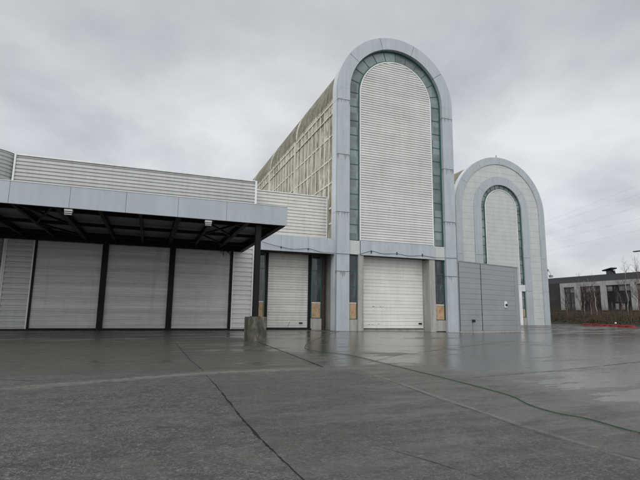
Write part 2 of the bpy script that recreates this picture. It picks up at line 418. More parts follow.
# ------------------------------------------------------------------ ground
def sheet(name, mat, poly_pts, dz, label=None):
    pass
mb = MB()
xs = sorted(set([-600, -300, -150, -80, -50, -30] + list(range(-20, 61, 2)) + [65, 70, 80, 100, 150, 300, 700]))
ys = sorted(set([-300, -100, -40, -10] + list(range(-4, 61, 2)) + [65, 75, 90, 120, 200, 400, 900]))
for y in ys:
    for x in xs: mb.v.append((x, y, gz(x, y)))
for j in range(len(ys)-1):
    for i in range(len(xs)-1):
        a = j*len(xs)+i; mb.f.append((a, a+1, a+1+len(xs), a+len(xs)))
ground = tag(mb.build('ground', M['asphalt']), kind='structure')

def ribbon(name, pts, widths, mat, dz=.004, wob=.0, kind='structure'):
    """ragged flat strip lying on the ground"""
    if name == 'tar_seam' and max(widths) < .055: widths = [w_*.65 for w_ in widths]; wob = .95
    mb = MB(); P = []
    for (a, b, wa, wb) in zip(pts, pts[1:], widths, widths[1:]):
        d = math.dist(a, b); n = max(1, int(d/.035))
        for k in range(n): t = k/n; P.append((a[0]+(b[0]-a[0])*t, a[1]+(b[1]-a[1])*t, wa+(wb-wa)*t))
    P.append((*pts[-1], widths[-1]))
    prev = None; ra = rb = 0.
    for k, (x, y, w) in enumerate(P):
        ra = ra*.75 + random.uniform(-wob, wob)*.6; rb = rb*.75 + random.uniform(-wob, wob)*.6
        q = P[min(k+1, len(P)-1)]; p = P[max(k-1, 0)]
        d = Vector((q[0]-p[0], q[1]-p[1])).normalized(); n = Vector((-d.y, d.x))
        a = w/2 * max(.05, 1 + ra); b = w/2 * max(.05, 1 + rb)
        i = len(mb.v)
        mb.v += [(x+n.x*a, y+n.y*a, gz(x, y)+dz), (x-n.x*b, y-n.y*b, gz(x, y)+dz)]
        if prev is not None: mb.f.append((prev, prev+1, i+1, i))
        prev = i
    return tag(mb.build(name, mat), kind=kind)
ribbon('tar_seam', [(-9, 6.6), (-5.2, 8.8), (-2.45, 10.2), (-1.2, 10.68), (.35, 11.2), (1.27, 11.52), (2.7, 11.72), (4.9, 11.93)],
       [.01, .015, .02, .014, .01, .008, .01, .03], M['tar'], .008, .6)
ribbon('tar_seam', [(1.37, 11.3), (1.38, 9.75), (1.36, 8.1), (1.345, 6.91), (1.34, 6.03), (1.36, 5.5), (1.38, 4.83), (1.42, 4.16), (1.43, 2.)],
       [.015, .028, .04, .046, .04, .036, .03, .02, .02], M['tar'], .004, .7)
ribbon('tar_seam', [(1.27, 22.0), (1.29, 14.7), (1.40, 12.0)], [.03, .03, .03], M['tar'], .004, .6)
ribbon('tar_seam', [(5.30, 11.3), (5.13, 9.0), (4.92, 7.1), (4.91, 6.1), (4.79, 5.1), (4.81, 4.5), (4.92, 4.0), (4.99, 3.6), (5.03, 2)],
       [.01, .014, .016, .014, .014, .012, .012, .012, .012], M['tar'], .008, .7)
ribbon('tar_seam', [(5.14, 22.5), (4.75, 14.6), (4.6, 12.1)], [.05, .05, .06], M['tar'], .004, .6)
ribbon('tar_seam', [(6.2, 12.7), (8.6, 14.85), (14.4, 18.3), (22, 22.5)], [.02, .03, .035, .03], M['tar'], .004, .6)
ribbon('tar_seam', [(7.4, 9.3), (10.5, 9.8), (15.5, 10.95), (26, 13.6)], [.02, .035, .04, .04], M['tar'], .004, .6)
ribbon('tar_seam', [(-6, 13.4), (-3.2, 11.9), (-2.1, 11.2)], [.02, .03, .02], M['tar'], .004, .6)
ribbon('red_setts', [(38, 46.5), (44, 44.4), (50.8, 43.2), (52.3, 37.7), (55, 30)], [1.0, 1.0, 1.0, .9, .9], M['redstrip'], .004, .05)
ribbon('tar_seam', [(2.55, 4.9), (2.8, 4.3), (3.0, 3.7)], [.008, .012, .008], M['tar'], .004, .6)

# green hose on the ground
pts = [(14.6, 34.4), (13.0, 31.8), (10.6, 27.5), (8.2, 23.0), (6.7, 19.8), (6.15, 18.0), (6.28, 16.77), (6.72, 15.43), (6.79, 14.32), (6.68, 11.49), (6.63, 9.76), (6.56, 8.36), (6.43, 7.05), (6.10, 6.24), (6.03, 5.67), (6.15, 5.20), (6.1, 4.37), (6.5, 3.2)]
def smooth_path(pts, n=6):
    P = [Vector((*p, 0)) if len(p) == 2 else Vector(p) for p in pts]; out = []
    for i in range(len(P)-1):
        a, b, c, d = P[max(i-1, 0)], P[i], P[i+1], P[min(i+2, len(P)-1)]
        for k in range(n):
            t = k/n
            out.append(.5*((2*b)+(-a+c)*t+(2*a-5*b+4*c-d)*t*t+(-a+3*b-3*c+d)*t**3))
    out.append(P[-1]); return out
hp = smooth_path(pts); hp = [(p.x, p.y, gz(p.x, p.y) + .012) for p in hp]
h = MB().tube(hp, .0085, 8).build('garden_hose', M['hose'], smooth=True)
tag(h, 'long thin green hose snaking across the wet yard towards the arched hall', 'hose')

# ------------------------------------------------------------------ left warehouse
Y0 = 35.5
W = thing('warehouse', (-1., Y0, 0), 'long low warehouse with ribbed parapet, three shutter doors and a dark flat canopy', 'building')
corr_wall(-9.2, 7.44, Y0, 6.7, 11.86, .262, .08).build('parapet_cladding', M['corr2'], W)
MB().box(7.44, 7.6, Y0-.06, Y0+.1, 6.7, 11.93).box(-9.32, -9.2, Y0-.06, Y0+.06, 0, 11.97).box(-9.2, 7.44, Y0-.05, Y0+.2, 11.86, 11.95).build('trim', M['white'], W, bevel=.008)
MB().box(-9.2, 7.6, Y0+.12, Y0+28, 0, 11.8).build('wall', M['corr2'], W)
MB().box(-16, 7.5, Y0+.25, Y0+28, 11.81, 11.86).build('roof', M['roofflat'], W)
# curved corner bay
mb = MB(); rows = rib_rows(0, 11.95, .262, .05); base = 0; na = 26
ccx, ccy, rr = -11.4, 36.75, 2.3
for z, d in rows:
    for k in range(na+1):
        t = R(-150 + 125*k/na); mb.v.append((ccx + (rr-d)*math.cos(t), ccy + (rr-d)*math.sin(t), z))
for i in range(len(rows)-1):
    for k in range(na):
        a = i*(na+1)+k; mb.f.append((a, a+1, a+na+2, a+na+1))
mb.build('curved_corner', M['corr2'], W, smooth=False)
mb = MB(); top = [(ccx + rr*math.cos(R(-150+125*k/na)), ccy + rr*math.sin(R(-150+125*k/na)), 11.97) for k in range(na+1)] + [(ccx, ccy+2, 11.97)]
mb.quad(*top).build('corner_roof', M['roofflat'], W)
MB().box(-30, -13.2, Y0+.2, Y0+28, 0, 11.8).build('wall', M['corr2'], W)
# ribbed side panels
for (a, b) in ((-9.2, -7.5), (5.92, 7.44)):
    corr_wall(a+.09, b-.09 if b < 0 else b, Y0, .12, 6.55, .36, .09).build('ribbed_panel', M['corr'] if b > 0 else M['corr2'], W)
    m_ = MB().box(a, a+.09, Y0-.03, Y0+.1, .1, 6.55)
    if b < 0: m_.box(b-.09, b, Y0-.03, Y0+.1, .1, 6.55)
    m_.build('panel_trim', M['white'], W, bevel=.006)
MB().box(7.44, 7.6, Y0-.05, Y0+.1, .1, 6.69).build('corner_trim', M['white'], W, bevel=.008)
MB().box(-9.3, 7.6, Y0-.02, Y0+.11, 6.55, 6.69).build('lintel', M['black'], W)
MB().box(-9.3, 7.6, Y0-.14, Y0+.11, -.05, .1).build('sill', M['tar'], W)
for (a, b) in ((-7.36, -3.32), (-2.93, 1.22), (1.62, 5.7)):
    d = panel_door(a, b, Y0+.02, .1, 6.55, .80, 6).build('shutter_door', M['shutter'], W)
    MB().box(a, b, Y0-.03, Y0+.015, .1, .16).build('rubber_seal', M['rubber'], d)
for a, b in ((-7.5, -7.36), (5.7, 5.92)): MB().box(a, b, Y0-.06, Y0+.1, .1, 6.55).build('door_post', M['black'], W)
for a, b in ((-3.32, -2.93), (1.22, 1.62)):
    MB().box(a, b, Y0-.16, Y0+.1, .05, 6.55).build('door_post', M['black'], W, bevel=.01)
# loose stones and rubbish at the foot of the doors
# canopy
CX0, CX1, CY = -20., 6.65, 23.1
can = MB().box(CX0, CX1-.06, CY+.07, Y0-.17, 6.55, 6.62).build('canopy', M['soffit'], W)
MB().box(CX0, CX1-.06, CY+.07, Y0-.08, 6.62, 7.0).build('canopy_roof', M['roofflat'], can)
js = [x for x in [CX0] + [-6.1-2.38*4, -6.1-2.38*3, -6.1-2.38*2, -6.1-2.38, -6.1, -3.72, -1.34, 1.04, 3.42] + [CX1]]
mb = MB()
for a, b in zip(js, js[1:]): mb.box(a+.006, b-.006, CY, CY+.06, 6.02, 7.03)
mb.box(CX1-.055, CX1+.0, CY+.061, Y0-.2, 6.06, 7.03)
mb.build('fascia', M['fascia'], can, bevel=.004)
MB().box(CX0, CX1+.02, CY-.02, CY+.1, 7.035, 7.06).box(CX1-.06, CX1+.02, CY+.101, Y0-.2, 7.035, 7.06).build('fascia_capping', M['white'], can)
for i, x in enumerate([4.75, 2.9, 1.15, -.7, -2.55, -4.4, -6.25, -8.1, -9.95, -11.8]):
    thick = x in (-4.4, 1.15, 4.75)
    MB().beam((x, CY+.08, 6.37), (x, Y0-.2, 6.37), .16 if not thick else .26, .34).build('beam', M['black'], can)
for y, w, hh in ((25.5, .14, .2), (29.4, .14, .2), (33.2, .14, .22), (CY+.2, .16, .4)):
    MB().beam((CX0, y, 6.30-hh/2+.14), (CX1-.07, y, 6.30-hh/2+.14), w, hh).build('crossbeam', M['black'], can)
MB().beam((CX0, Y0-.45, 6.28), (CX1-.07, Y0-.45, 6.28), .35, .55).build('wall_beam', M['black'], can)
MB().beam((CX1-.21, CY+.1, 6.22), (CX1-.21, Y0-.2, 6.22), .29, .44).build('edge_beam', M['black'], can)
for (xa, ya, xb, yb) in ((4.75, 23.6, 2.9, 29.3), (2.9, 29.5, 4.75, 33.2), (2.9, 25.5, 4.75, 29.4), (-4.4, 23.6, -6.25, 29.3), (-6.25, 23.6, -4.4, 29.3), (-6.25, 29.5, -4.4, 33.2), (-8.1, 23.6, -9.95, 29.3)):
    MB().beam((xa, ya, 6.25), (xb, yb, 6.25), .1, .1).build('diagonal_brace', M['black'], can)
# column standing on the concrete block
c = MB().box(5.05, 5.33, CY+.32, CY+.35, 1.2, 6.1).box(5.05, 5.33, CY+.57, CY+.6, 1.2, 6.1).box(5.175, 5.205, CY+.35, CY+.57, 1.2, 6.1).build('column', M['black'], can)
MB().box(4.97, 5.41, CY+.22, CY+.7, 1.2, 1.225).build('base_plate', M['rust'], c)
# canopy lights
for x in (-3.75, 2.55):
    l = MB().box(x-.17, x+.17, CY+.10, CY+.35, 5.9, 6.0).build('canopy_light', M['white'], can, bevel=.01)
    MB().box(x-.16, x+.16, CY+.10, CY+.33, 5.81, 5.86).box(x-.15, x+.15, CY+.10, CY+.31, 5.73, 5.77).build('louvre', M['galv'], l)
    MB().box(x-.10, x+.10, CY+.14, CY+.28, 5.73, 5.9).build('lamp_body', M['rubber'], l)
# frayed cloth / vegetation hanging at the wall corner
mb = MB()
for k in range(9):
    x = 4.9 + random.random()*.9; l_ = random.uniform(.25, .65)
    mb.tube([(x, Y0-.75, 6.1), (x+random.uniform(-.1, .1), Y0-.78, 6.1-l_/2), (x+random.uniform(-.2, .2), Y0-.75, 6.1-l_)], [.04, .03, .008], 5)
mb.build('hanging_tatter', M['rubber'], can)

# concrete block
B = MB(); i = 0
x0, x1, y0, y1 = 4.74, 5.70, CY, CY+.95
nx = 10
def blk(x0, x1, y0, y1, z0, z1, n=9):
    mb = MB(); idx = {}
    def V(i, j, k):
        key = (i, j, k)
        if key not in idx:
            x = x0 + (x1-x0)*i/n; y = y0 + (y1-y0)*j/n; z = z0 + (z1-z0)*k/n
            e = (i in (0, n)) + (j in (0, n)) + (k in (0, n))
            cx, cy, cz = (x0+x1)/2, (y0+y1)/2, (z0+z1)/2
            s = .0 if e < 2 else random.uniform(.0, .035)
            x += (cx-x)*s; y += (cy-y)*s
            if k == n: z -= random.uniform(0, .02)*(e >= 2)
            idx[key] = len(mb.v); mb.v.append((x+random.uniform(-.003, .003), y+random.uniform(-.003, .003), z))
        return idx[key]
    for a in range(n):
        for b in range(n):
            for q in (0, n):
                f = [V(a, b, q), V(a+1, b, q), V(a+1, b+1, q), V(a, b+1, q)]; mb.f.append(tuple(f if q else f[::-1]))
                f = [V(a, q, b), V(a+1, q, b), V(a+1, q, b+1), V(a, q, b+1)]; mb.f.append(tuple(f[::-1] if q else f))
                f = [V(q, a, b), V(q, a+1, b), V(q, a+1, b+1), V(q, a, b+1)]; mb.f.append(tuple(f if q else f[::-1]))
    return mb
o = blk(x0, x1, y0, y1, -.02, 1.2).build('concrete_block', M['block'])
tag(o, 'big streaky mould-stained concrete block carrying the canopy column', 'concrete block')

# ------------------------------------------------------------------ link building with the stained door
YD = 37.2
K = thing('link_building', (11, YD, 0), 'low link building with stained white door between warehouse and tall arched hall', 'building')
corr_wall(7.62, 14.34, YD, 7.6, 11.62, .285, .08).build('parapet_cladding', M['corrold'], K)
MB().box(14.34, 14.42, YD-.05, YD+.1, 7.6, 11.66).box(7.62, 14.34, YD-.04, YD+.2, 11.62, 11.70).build('trim', M['white'], K, bevel=.006)
MB().box(7.61, 14.34, YD+.12, YD+24, 6.6, 11.55).box(7.61, 8.0, YD+.12, YD+6, 0, 6.6).build('wall', M['corr2'], K)
MB().box(7.61, 14.42, YD+.15, YD+24, 11.56, 11.6).build('roof', M['roofflat'], K)
mb = MB()
for a, b in ((7.62, 9.7), (9.7, 12.02), (12.02, 14.36)): mb.box(a+.006, b-.006, 35.3, 35.36, 6.32, 7.63)
mb.build('band', M['frame'], K, bevel=.004)
MB().box(7.62, 14.36, 35.365, YD+.1, 6.36, 6.46).box(7.62, 14.36, 35.365, YD+.1, 7.5, 7.6).build('band_soffit', M['dark'], K)
for x in (9.7, 12.02):
    MB().box(x-.04, x+.04, 35.24, 35.3, 6.55, 6.66).build('cable_clip', M['rubber'], K)
d = panel_door(9.16, 12.72, YD+.05, .12, 6.5, .64, 3).build('sectional_door', M['doorold'], K)
MB().box(9.16, 12.72, YD+.0, YD+.04, .1, .17).build('rubber_seal', M['rubber'], d)
MB().box(11.98, 12.28, YD-.01, YD+.045, .48, .6).build('handle', M['rubber'], d)
MB().tube([(10.95, YD+.03, .2), (11.18, YD+.03, .62)], .012, 5).build('scratch', M['rubber'], d)
for a, b in ((8.98, 9.16), (12.72, 12.9)): MB().box(a, b, YD-.1, YD+.1, 0, 6.5).build('door_post', M['black'], K)
MB().box(8.9, 13.0, YD-.2, YD+.2, -.03, .1).build('sill', M['tar'], K)
def low_strip(par, x0, x1, y, z0, z1, ply=True, labeltxt=None):
    """glazed strip beside a door: green frame, dark glass, plywood and concrete plinth"""
    f = MB(); w = .08
    f.box(x0, x0+w, y-.05, y+.05, z0, z1).box(x1-w, x1, y-.05, y+.05, z0, z1)
    for z in (z0, 2.3, 3.62, 4.98, z1-.09): f.box(x0+w+.001, x1-w-.001, y-.045, y+.045, z, z+.07)
    fr = f.build('glazing_frame', M['green'], par, bevel=.006)
    MB().box(x0+w, x1-w, y-.015, y+.0, 2.37, z1-.1).build('glass', M['glasslow'], fr)
    MB().box(x0+w+.01, x1-w-.01, y-.03, y-.01, z0+.07, 2.24).build('plywood_panel', M['ply'], fr)
    MB().box(x0+w, x1-w, y-.05, y-.0, 2.24, 2.298).build('batten', M['white'], fr)
    MB().box(x0-.01, x1+.01, y-.12, y+.2, -.06, z0-.003).build('plinth', M['plinth'], par, bevel=.01)
low_strip(K, 12.98, 13.93, YD, .93, 6.35)
low_strip(K, 8.02, 8.9, YD, .93, 6.35)
MB().box(13.95, 14.2, YD-.08, YD+.1, 0, 6.35).build('steel_post', M['rust'], K)
MB().tube([(7.85, 35.28, 5.9), (7.85, 35.28, .4)], .05, 8).build('downpipe', M['green'], K)

# ------------------------------------------------------------------ tall arched hall
T = thing('arched_hall', (20.35, 34.8, 0), 'tall arched hall front, blue-grey portal around ribbed white infill, the nearest and highest', 'building')
cx, zs, TY = 20.35, 21.1, 34.8
ja = (35.5, 72, 108, 144.5)
pf = arch_band(MB(), cx, zs, 4.83, 5.98, -.3, TY, TY+.35, (4.85, 9.9, 15.0, 20.05), ja, .035).build('portal_frame', M['frame'], T, bevel=.01)
arch_band(MB(), cx, zs, 4.845, 5.965, -.3, TY+.03, TY+1.05).build('joint_backing', M['dark'], pf)
arch_band(MB(), cx, zs, 5.6, 5.985, -.3, TY+.352, TY+1.3, (9.9, 20.05), (), .02).build('portal_return', M['side'], T)
# upper glazed strip
GY = TY+.42
gl = arch_band(MB(), cx, zs, 3.7, 4.84, 7.6, GY, GY+.05, (), (), 0).build('glazing_strip', M['glassup'], T)
arch_band(MB(), cx, zs, 4.72, 4.83, 7.6, GY-.06, GY-.001).build('outer_frame', M['green'], gl)
arch_band(MB(), cx, zs, 3.76, 3.86, 7.6, GY-.06, GY-.001).build('inner_frame', M['green'], gl)
mb = MB()
for s in (-1, 1):
    for k in range(0, 10):
        z = 7.6 + (zs-7.6)*k/10 + .0
        MB().box(*sorted((cx+s*3.87, cx+s*4.71)), GY-.04, GY-.002, z, z+.05).build('glazing_bar', M['green'], gl)
for k in range(0, 13):
    t = R(180*k/12); c_, s_ = math.cos(t), math.sin(t)
    MB().beam((cx+3.87*c_, GY-.02, zs+3.87*s_), (cx+4.71*c_, GY-.02, zs+4.71*s_), .036, .055).build('glazing_bar', M['green'], gl)
corr_arch(cx, zs, 3.66, TY+.3, 7.6, .225, .09).build('ribbed_infill', M['corr'], T)
arch_band(MB(), cx, zs, 3.66, 3.745, 7.6, TY+.26, TY+.42).build('infill_trim', M['white'], T)
MB().box(cx-3.7, cx+3.7, TY+.43, TY+.8, 6.4, zs).build('infill_backing', M['dark'], T)
# band over the door
mb = MB()
for a, b in ((16.6, 20.35), (20.35, 24.1)): mb.box(a+.004, b-.004, TY+.1, TY+.16, 6.33, 7.59)
mb.build('band', M['frame'], T, bevel=.006)
for a, b in ((15.53, 16.59), (24.11, 25.17)): MB().box(a, b, TY+.2, TY+.26, 6.33, 7.55).build('band_end', M['cream'], T, bevel=.006)
MB().box(15.53, 25.17, TY+.262, TY+1.5, 6.38, 6.5).build('band_soffit', M['dark'], T)
MB().box(16.9, 23.5, TY+1.35, TY+1.45, 6.2, 6.38).build('door_head', M['white'], T)
d = panel_door(16.95, 23.75, TY+1.4, .12, 6.2, .62, 2).build('sectional_door', M['door'], T)
MB().box(16.95, 23.75, TY+1.36, TY+1.4, .06, .14).build('rubber_seal', M['rubber'], d)
MB().box(23.0, 23.34, TY+1.34, TY+1.395, .5, .64).build('handle', M['rubber'], d)
mb = MB()
for k in range(9):
    x = random.uniform(17.8, 19.4); z = random.choice((.45, .5, .55, 1.9, 2.0)); MB().box(x, x+random.uniform(.04, .16), TY+1.394, TY+1.399, z, z+random.uniform(.02, .05)).build('scuff_mark', M['rust'], d)
for a, b in ((16.42, 16.93), (23.5, 24.08)):
    MB().box(a, b, TY+.2, TY+1.6, -.3, 6.33).build('concrete_pier', M['plinth'], T, bevel=.015)
MB().box(16.94, 23.49, TY+1.2, TY+2, -.3, .06).build('sill', M['concrete'], T)
MB().box(16.3, 24.3, TY+1.5, TY+1.62, .06, 6.4).build('door_backing', M['dark'], T)
low_strip(T, 15.54, 16.4, TY+.42, .9, 6.33)
low_strip(T, 24.1, 25.15, TY+.42, .9, 6.33)
# side wall and vault
SX = 14.56; YE = 96.
nY = 50
wb = MB().box(SX+.02, 15.3, TY+1.32, YE, 0, 20.95).build('wall', M['olive'], T)
MB().box(25.4, 26.12, TY+1.32, YE, 0, 20.95).build('wall', M['olive'], T)
MB().box(15.301, 25.399, TY+1.4, TY+1.7, 6.6, 20.95).build('front_backing', M['dark'], T)
MB().box(SX-.03, SX+.019, TY+1.45, YE, 0, 7.9).build('lower_side_wall', M['plinth'], T)
mb = MB(); rv = 5.72; rows = []
y = TY+1.31; ylist = []
while y < YE: ylist += [(y, 0), (y+.18, 0), (y+.24, .05), (y+.42, .05)]; y += .48
NA = 40
for (yy, d) in ylist:
    for k in range(NA+1):
        t = PI*k/NA; mb.v.append((cx-(rv+.05-d+.02)*math.cos(t), yy, 20.9+(rv+.05-d)*math.sin(t)*1.0))
for i in range(len(ylist)-1):
    for k in range(NA):
        a = i*(NA+1)+k; mb.f.append((a, a+1, a+NA+2, a+NA+1))
mb.build('barrel_roof', M['oliveroof'], T)
# edge gutter line and main ribs
MB().box(SX-.06, SX+.018, TY+1.32, YE, 20.35, 20.5).build('eaves_beam', M['gridbar'], T)
MB().box(SX-.09, SX+.018, TY+1.32, YE, 19.3, 19.42).build('glazing_rail', M['gridbar'], T)
for y in (47.7, 59.7, 71.7, 83.7):
    m_ = MB().box(SX-.16, SX+.02, y-.22, y+.22, 7.9, 20.5)
    m_.build('main_rib', M['gridbar'], T)
    a_ = MB(); base = 0
    for k in range(31):
        t = PI*k/30
        for (r, yy) in ((5.75, y-.15), (5.815, y-.15), (5.815, y+.15), (5.75, y+.15)): a_.v.append((cx-r*math.cos(t), yy, 20.9+r*math.sin(t)))
    for k in range(30):
        for j in range(4): j2 = (j+1) % 4; a_.f.append((4*k+j, 4*k+j2, 4*k+4+j2, 4*k+4+j))
    a_.build('roof_rib', M['gridbar'], T)
for z in (9.2, 10.6, 12.9, 15.15, 17.35): MB().box(SX-.03, SX+.018, TY+1.33, YE, z-.08, z+.08).build('glazing_rail', M['gridbar'], T)
y = TY+1.35
while y < YE-.5:
    MB().box(SX-.028, SX+.016, y-random.uniform(.04, .14), y+.07, 7.9, 20.35).build('mullion', M['gridbar'], T); y += 1.2
# black cable along both bands
cp = smooth_path([(6.9, 34.9, 7.5), (8.0, 35.1, 6.95), (9.7, 35.22, 6.62), (10.8, 35.22, 6.5), (12.02, 35.22, 6.62), (13.2, 35.2, 6.4), (14.3, 34.76, 6.32), (15.5, 34.76, 6.32), (16.4, 34.86, 6.36), (17.6, 34.88, 6.7), (18.7, 34.88, 6.55), (20.1, 34.88, 6.62), (21.4, 34.88, 6.5), (22.7, 34.88, 6.6), (24.0, 34.86, 6.5), (25.2, 34.76, 6.52), (26.3, 34.76, 6.56)], 5)
ca = MB().tube([tuple(p) for p in cp], .016, 6).build('cable', M['rubber'], smooth=True)
tag(ca, 'thin black cable sagging along the bands above the two white doors', 'cable')
for x in (17.6, 20.1, 22.7): MB().box(x-.035, x+.035, TY+.05, TY+.1, 6.52, 6.78).build('cable_clip', M['rubber'], T)

# ------------------------------------------------------------------ grey annex
ax0, ay0, ax1, ay1 = 26.38, 34.62, 35.35, 36.85
A = thing('panel_annex', (26.4, 34.6, -.15), 'plain mid-grey panelled box annex with one vertical seam between the two arched halls', 'building')
def along(t): return (ax0 + (ax1-ax0)*t, ay0 + (ay1-ay0)*t)
dv = Vector((ax1-ax0, ay1-ay0)).normalized(); nv = Vector((-dv.y, dv.x))
LA = math.dist((ax0, ay0), (ax1, ay1))
mb = MB(); npan = 13
for (t0, t1) in ((0, .335), (.345, .925)):
    a = along(t0); b = along(t1); z0, z1 = -.05, 6.25; ph = (z1-z0)/npan
    for k in range(npan):
        rows = ((z0+k*ph, .02), (z0+k*ph+.025, 0), (z0+(k+1)*ph-.015, 0), (z0+(k+1)*ph, .02)); prev = None
        for z, d in rows:
            i = len(mb.v); mb.v += [(a[0]+nv.x*d, a[1]+nv.y*d, z), (b[0]+nv.x*d, b[1]+nv.y*d, z)]
            if prev is not None: mb.f.append((prev, prev+1, i+1, i))
            prev = i
fc = mb.build('cladding', M['annex'], A)
a = along(.93); b = along(1.0)
MB().obox(a, b, .1, -.05, 6.25).build('corner_cladding', M['annex'], A, bevel=.01)
a = along(.335); b = along(.345); MB().obox((a[0]+nv.x*.02, a[1]+nv.y*.02), (b[0]+nv.x*.02, b[1]+nv.y*.02), .04, -.05, 6.25).build('seam', M['rubber'], A)
a = along(0.0); b = along(1.0); a2 = (a[0]+nv.x*.11, a[1]+nv.y*.11); b2 = (b[0]+nv.x*.11-dv.x*.02, b[1]+nv.y*.11-dv.y*.02)
MB().obox(a2, b2, 9., -.3, 6.2).build('wall', M['annex'], A)
MB().obox((a[0]-nv.x*.03, a[1]-nv.y*.03), (b[0]-nv.x*.03+dv.x*.03, b[1]-nv.y*.03+dv.y*.03), .14, 6.25, 6.33).build('capping', M['galv'], A)
MB().obox((a[0]-nv.x*.01, a[1]-nv.y*.01), (b[0]-nv.x*.01, b[1]-nv.y*.01), .1, -.35, -.052).build('base_strip', M['plinth'], A)
p = along(.72); q = (p[0]-nv.x*.0, p[1]-nv.y*.0)
lt = MB().obox((p[0]-nv.x*.12, p[1]-nv.y*.12), (p[0]+.36*dv.x-nv.x*.12, p[1]+.36*dv.y-nv.y*.12), .12, 2.15, 2.78).build('bulkhead_lamp', M['white'], A, bevel=.04)
MB().obox((p[0]+.03-nv.x*.16, p[1]-nv.y*.16), (p[0]+.03+.3*dv.x-nv.x*.16, p[1]+.3*dv.y-nv.y*.16), .05, 2.32, 2.52).build('visor', M['rubber'], lt)
p = along(.185)
tp = MB().tube([(p[0], p[1]-.06, -.15), (p[0], p[1]-.06, .85)], .03, 6).build('standpipe', M['galv'], A)
MB().box(p[0]-.1, p[0]+.16, p[1]-.2, p[1]-.05, .75, 1.0).build('tap', M['rubber'], tp)

# ------------------------------------------------------------------ second arched hall
D = thing('arched_hall', (48.9, 53.5, 0), 'smaller-looking rounded hall further back with cream panels and a second inner arch', 'building')
cx2, zs2, DY = 48.9, 16.95, 53.5
f2 = arch_band(MB(), cx2, zs2, 7.2, 8.3, -.1, DY, DY+.3, (5., 10.), (30, 60, 90, 120, 150), .03).build('outer_ring', M['frame2'], D, bevel=.01)
arch_band(MB(), cx2, zs2, 7.22, 8.28, -.1, DY+.05, DY+1.2).build('ring_backing', M['side'], D)
# cream panels between rings (horizontal joints)
mb = MB(); z = .0; ri, ro = 5.12, 7.19
def ring_rows(mb, cx, zs, ri, ro, z0, y, ph):
    """horizontal sheets filling the space between two arches, thin joints"""
    z = z0; top = zs + ro
    while z < top:
        z1 = min(z+ph-.015, top-.001); n = 4
        for k in range(n):
            a = z+(z1-z)*k/n; b = z+(z1-z)*(k+1)/n
            def W_(r, q): return r if q <= zs else (math.sqrt(r*r-(q-zs)**2) if q-zs < r else 0.)
            oa, ob, ia, ib = W_(ro, a), W_(ro, b), W_(ri, a), W_(ri, b)
            for s in (-1, 1): mb.quad((cx+s*ia, y, a), (cx+s*oa, y, a), (cx+s*ob, y, b), (cx+s*ib, y, b))
        z += ph
    return mb
ring_rows(MB(), cx2, zs2, 5.1, 7.19, 0, DY+.1, .95).build('cladding', M['cream'], D)
arch_band(MB(), cx2, zs2, 5.05, 7.19, -.1, DY+.13, DY+.4, face_only=True, nseg=90).build('cladding_backing', M['dark'], D)
arch_band(MB(), cx2, zs2+.2, 3.78, 5.1, -.1, DY-.02, DY+.4, (5., 10.), (36, 72, 108, 144), .03).build('inner_ring', M['frame2'], D, bevel=.01)
g2 = arch_band(MB(), cx2, zs2+.3, 3.0, 3.78, -.1, DY+.3, DY+.35).build('glazing_strip', M['glassup'], D)
arch_band(MB(), cx2, zs2+.3, 3.68, 3.775, -.1, DY+.2, DY+.299).build('outer_frame', M['green'], g2)
arch_band(MB(), cx2, zs2+.3, 3.02, 3.1, -.1, DY+.22, DY+.299).build('inner_frame', M['green'], g2)
mb = MB()
for s in (-1, 1):
    for k in range(0, 13):
        z = 1.1 + 1.3*k; MB().box(*sorted((cx2+s*3.11, cx2+s*3.67)), DY+.24, DY+.299, z, z+.06).build('glazing_bar', M['green'], g2)
for k in range(0, 13):
    t = R(180*k/12); c_, s_ = math.cos(t), math.sin(t)
    MB().beam((cx2+3.11*c_, DY+.27, zs2+.3+3.11*s_), (cx2+3.67*c_, DY+.27, zs2+.3+3.67*s_), .05, .06).build('glazing_bar', M['green'], g2)
for s in (-1, 1):
    MB().box(*sorted((cx2+s*3.11, cx2+s*3.67)), DY+.25, DY+.298, 1.17, 2.35).build('plywood_panel', M['ply'], g2)
    MB().box(*sorted((cx2+s*3.02, cx2+s*3.76)), DY+.1, DY+.298, -.1, 1.08).build('plinth', M['plinth'], D)
# inner infill panels
mb = MB(); z = 5.95
while z < zs2+.3+3.0:
    z1 = min(z+.6-.012, zs2+3.29); n = 2
    for k in range(n):
        a = z+(z1-z)*k/n; b = z+(z1-z)*(k+1)/n
        w_ = lambda q: 3.0 if q <= zs2+.3 else math.sqrt(max(0, 9-(q-zs2-.3)**2))
        mb.quad((cx2-w_(a), DY+.2, a), (cx2+w_(a), DY+.2, a), (cx2+w_(b), DY+.2, b), (cx2-w_(b), DY+.2, b))
    z += .6
mb.build('infill_cladding', M['cream'], D)
arch_band(MB(), cx2, zs2+.3, 2.9, 3.0, 5.95, DY+.12, DY+.2).build('infill_trim', M['white'], D)
MB().box(cx2-3.0, cx2+3.0, DY+.24, DY+.5, 0, zs2).build('infill_backing', M['dark'], D)
MB().box(cx2-3.0, cx2+3.77, DY+.05, DY+.2, 4.95, 5.9).box(cx2-3.77, cx2-3.01, DY+.05, DY+.2, 4.95, 5.9).build('band', M['side'], D)
d = panel_door(cx2-2.5, cx2+2.5, DY+.21, .1, 4.94, .62, 2).build('sectional_door', M['door'], D)
MB().box(cx2-3.0, cx2-2.5, DY+.0, DY+.235, -.1, 4.94).build('pier', M['white'], D)
MB().box(cx2+2.5, cx2+3.0, DY+.0, DY+.235, -.1, 4.94).build('pier', M['white'], D)
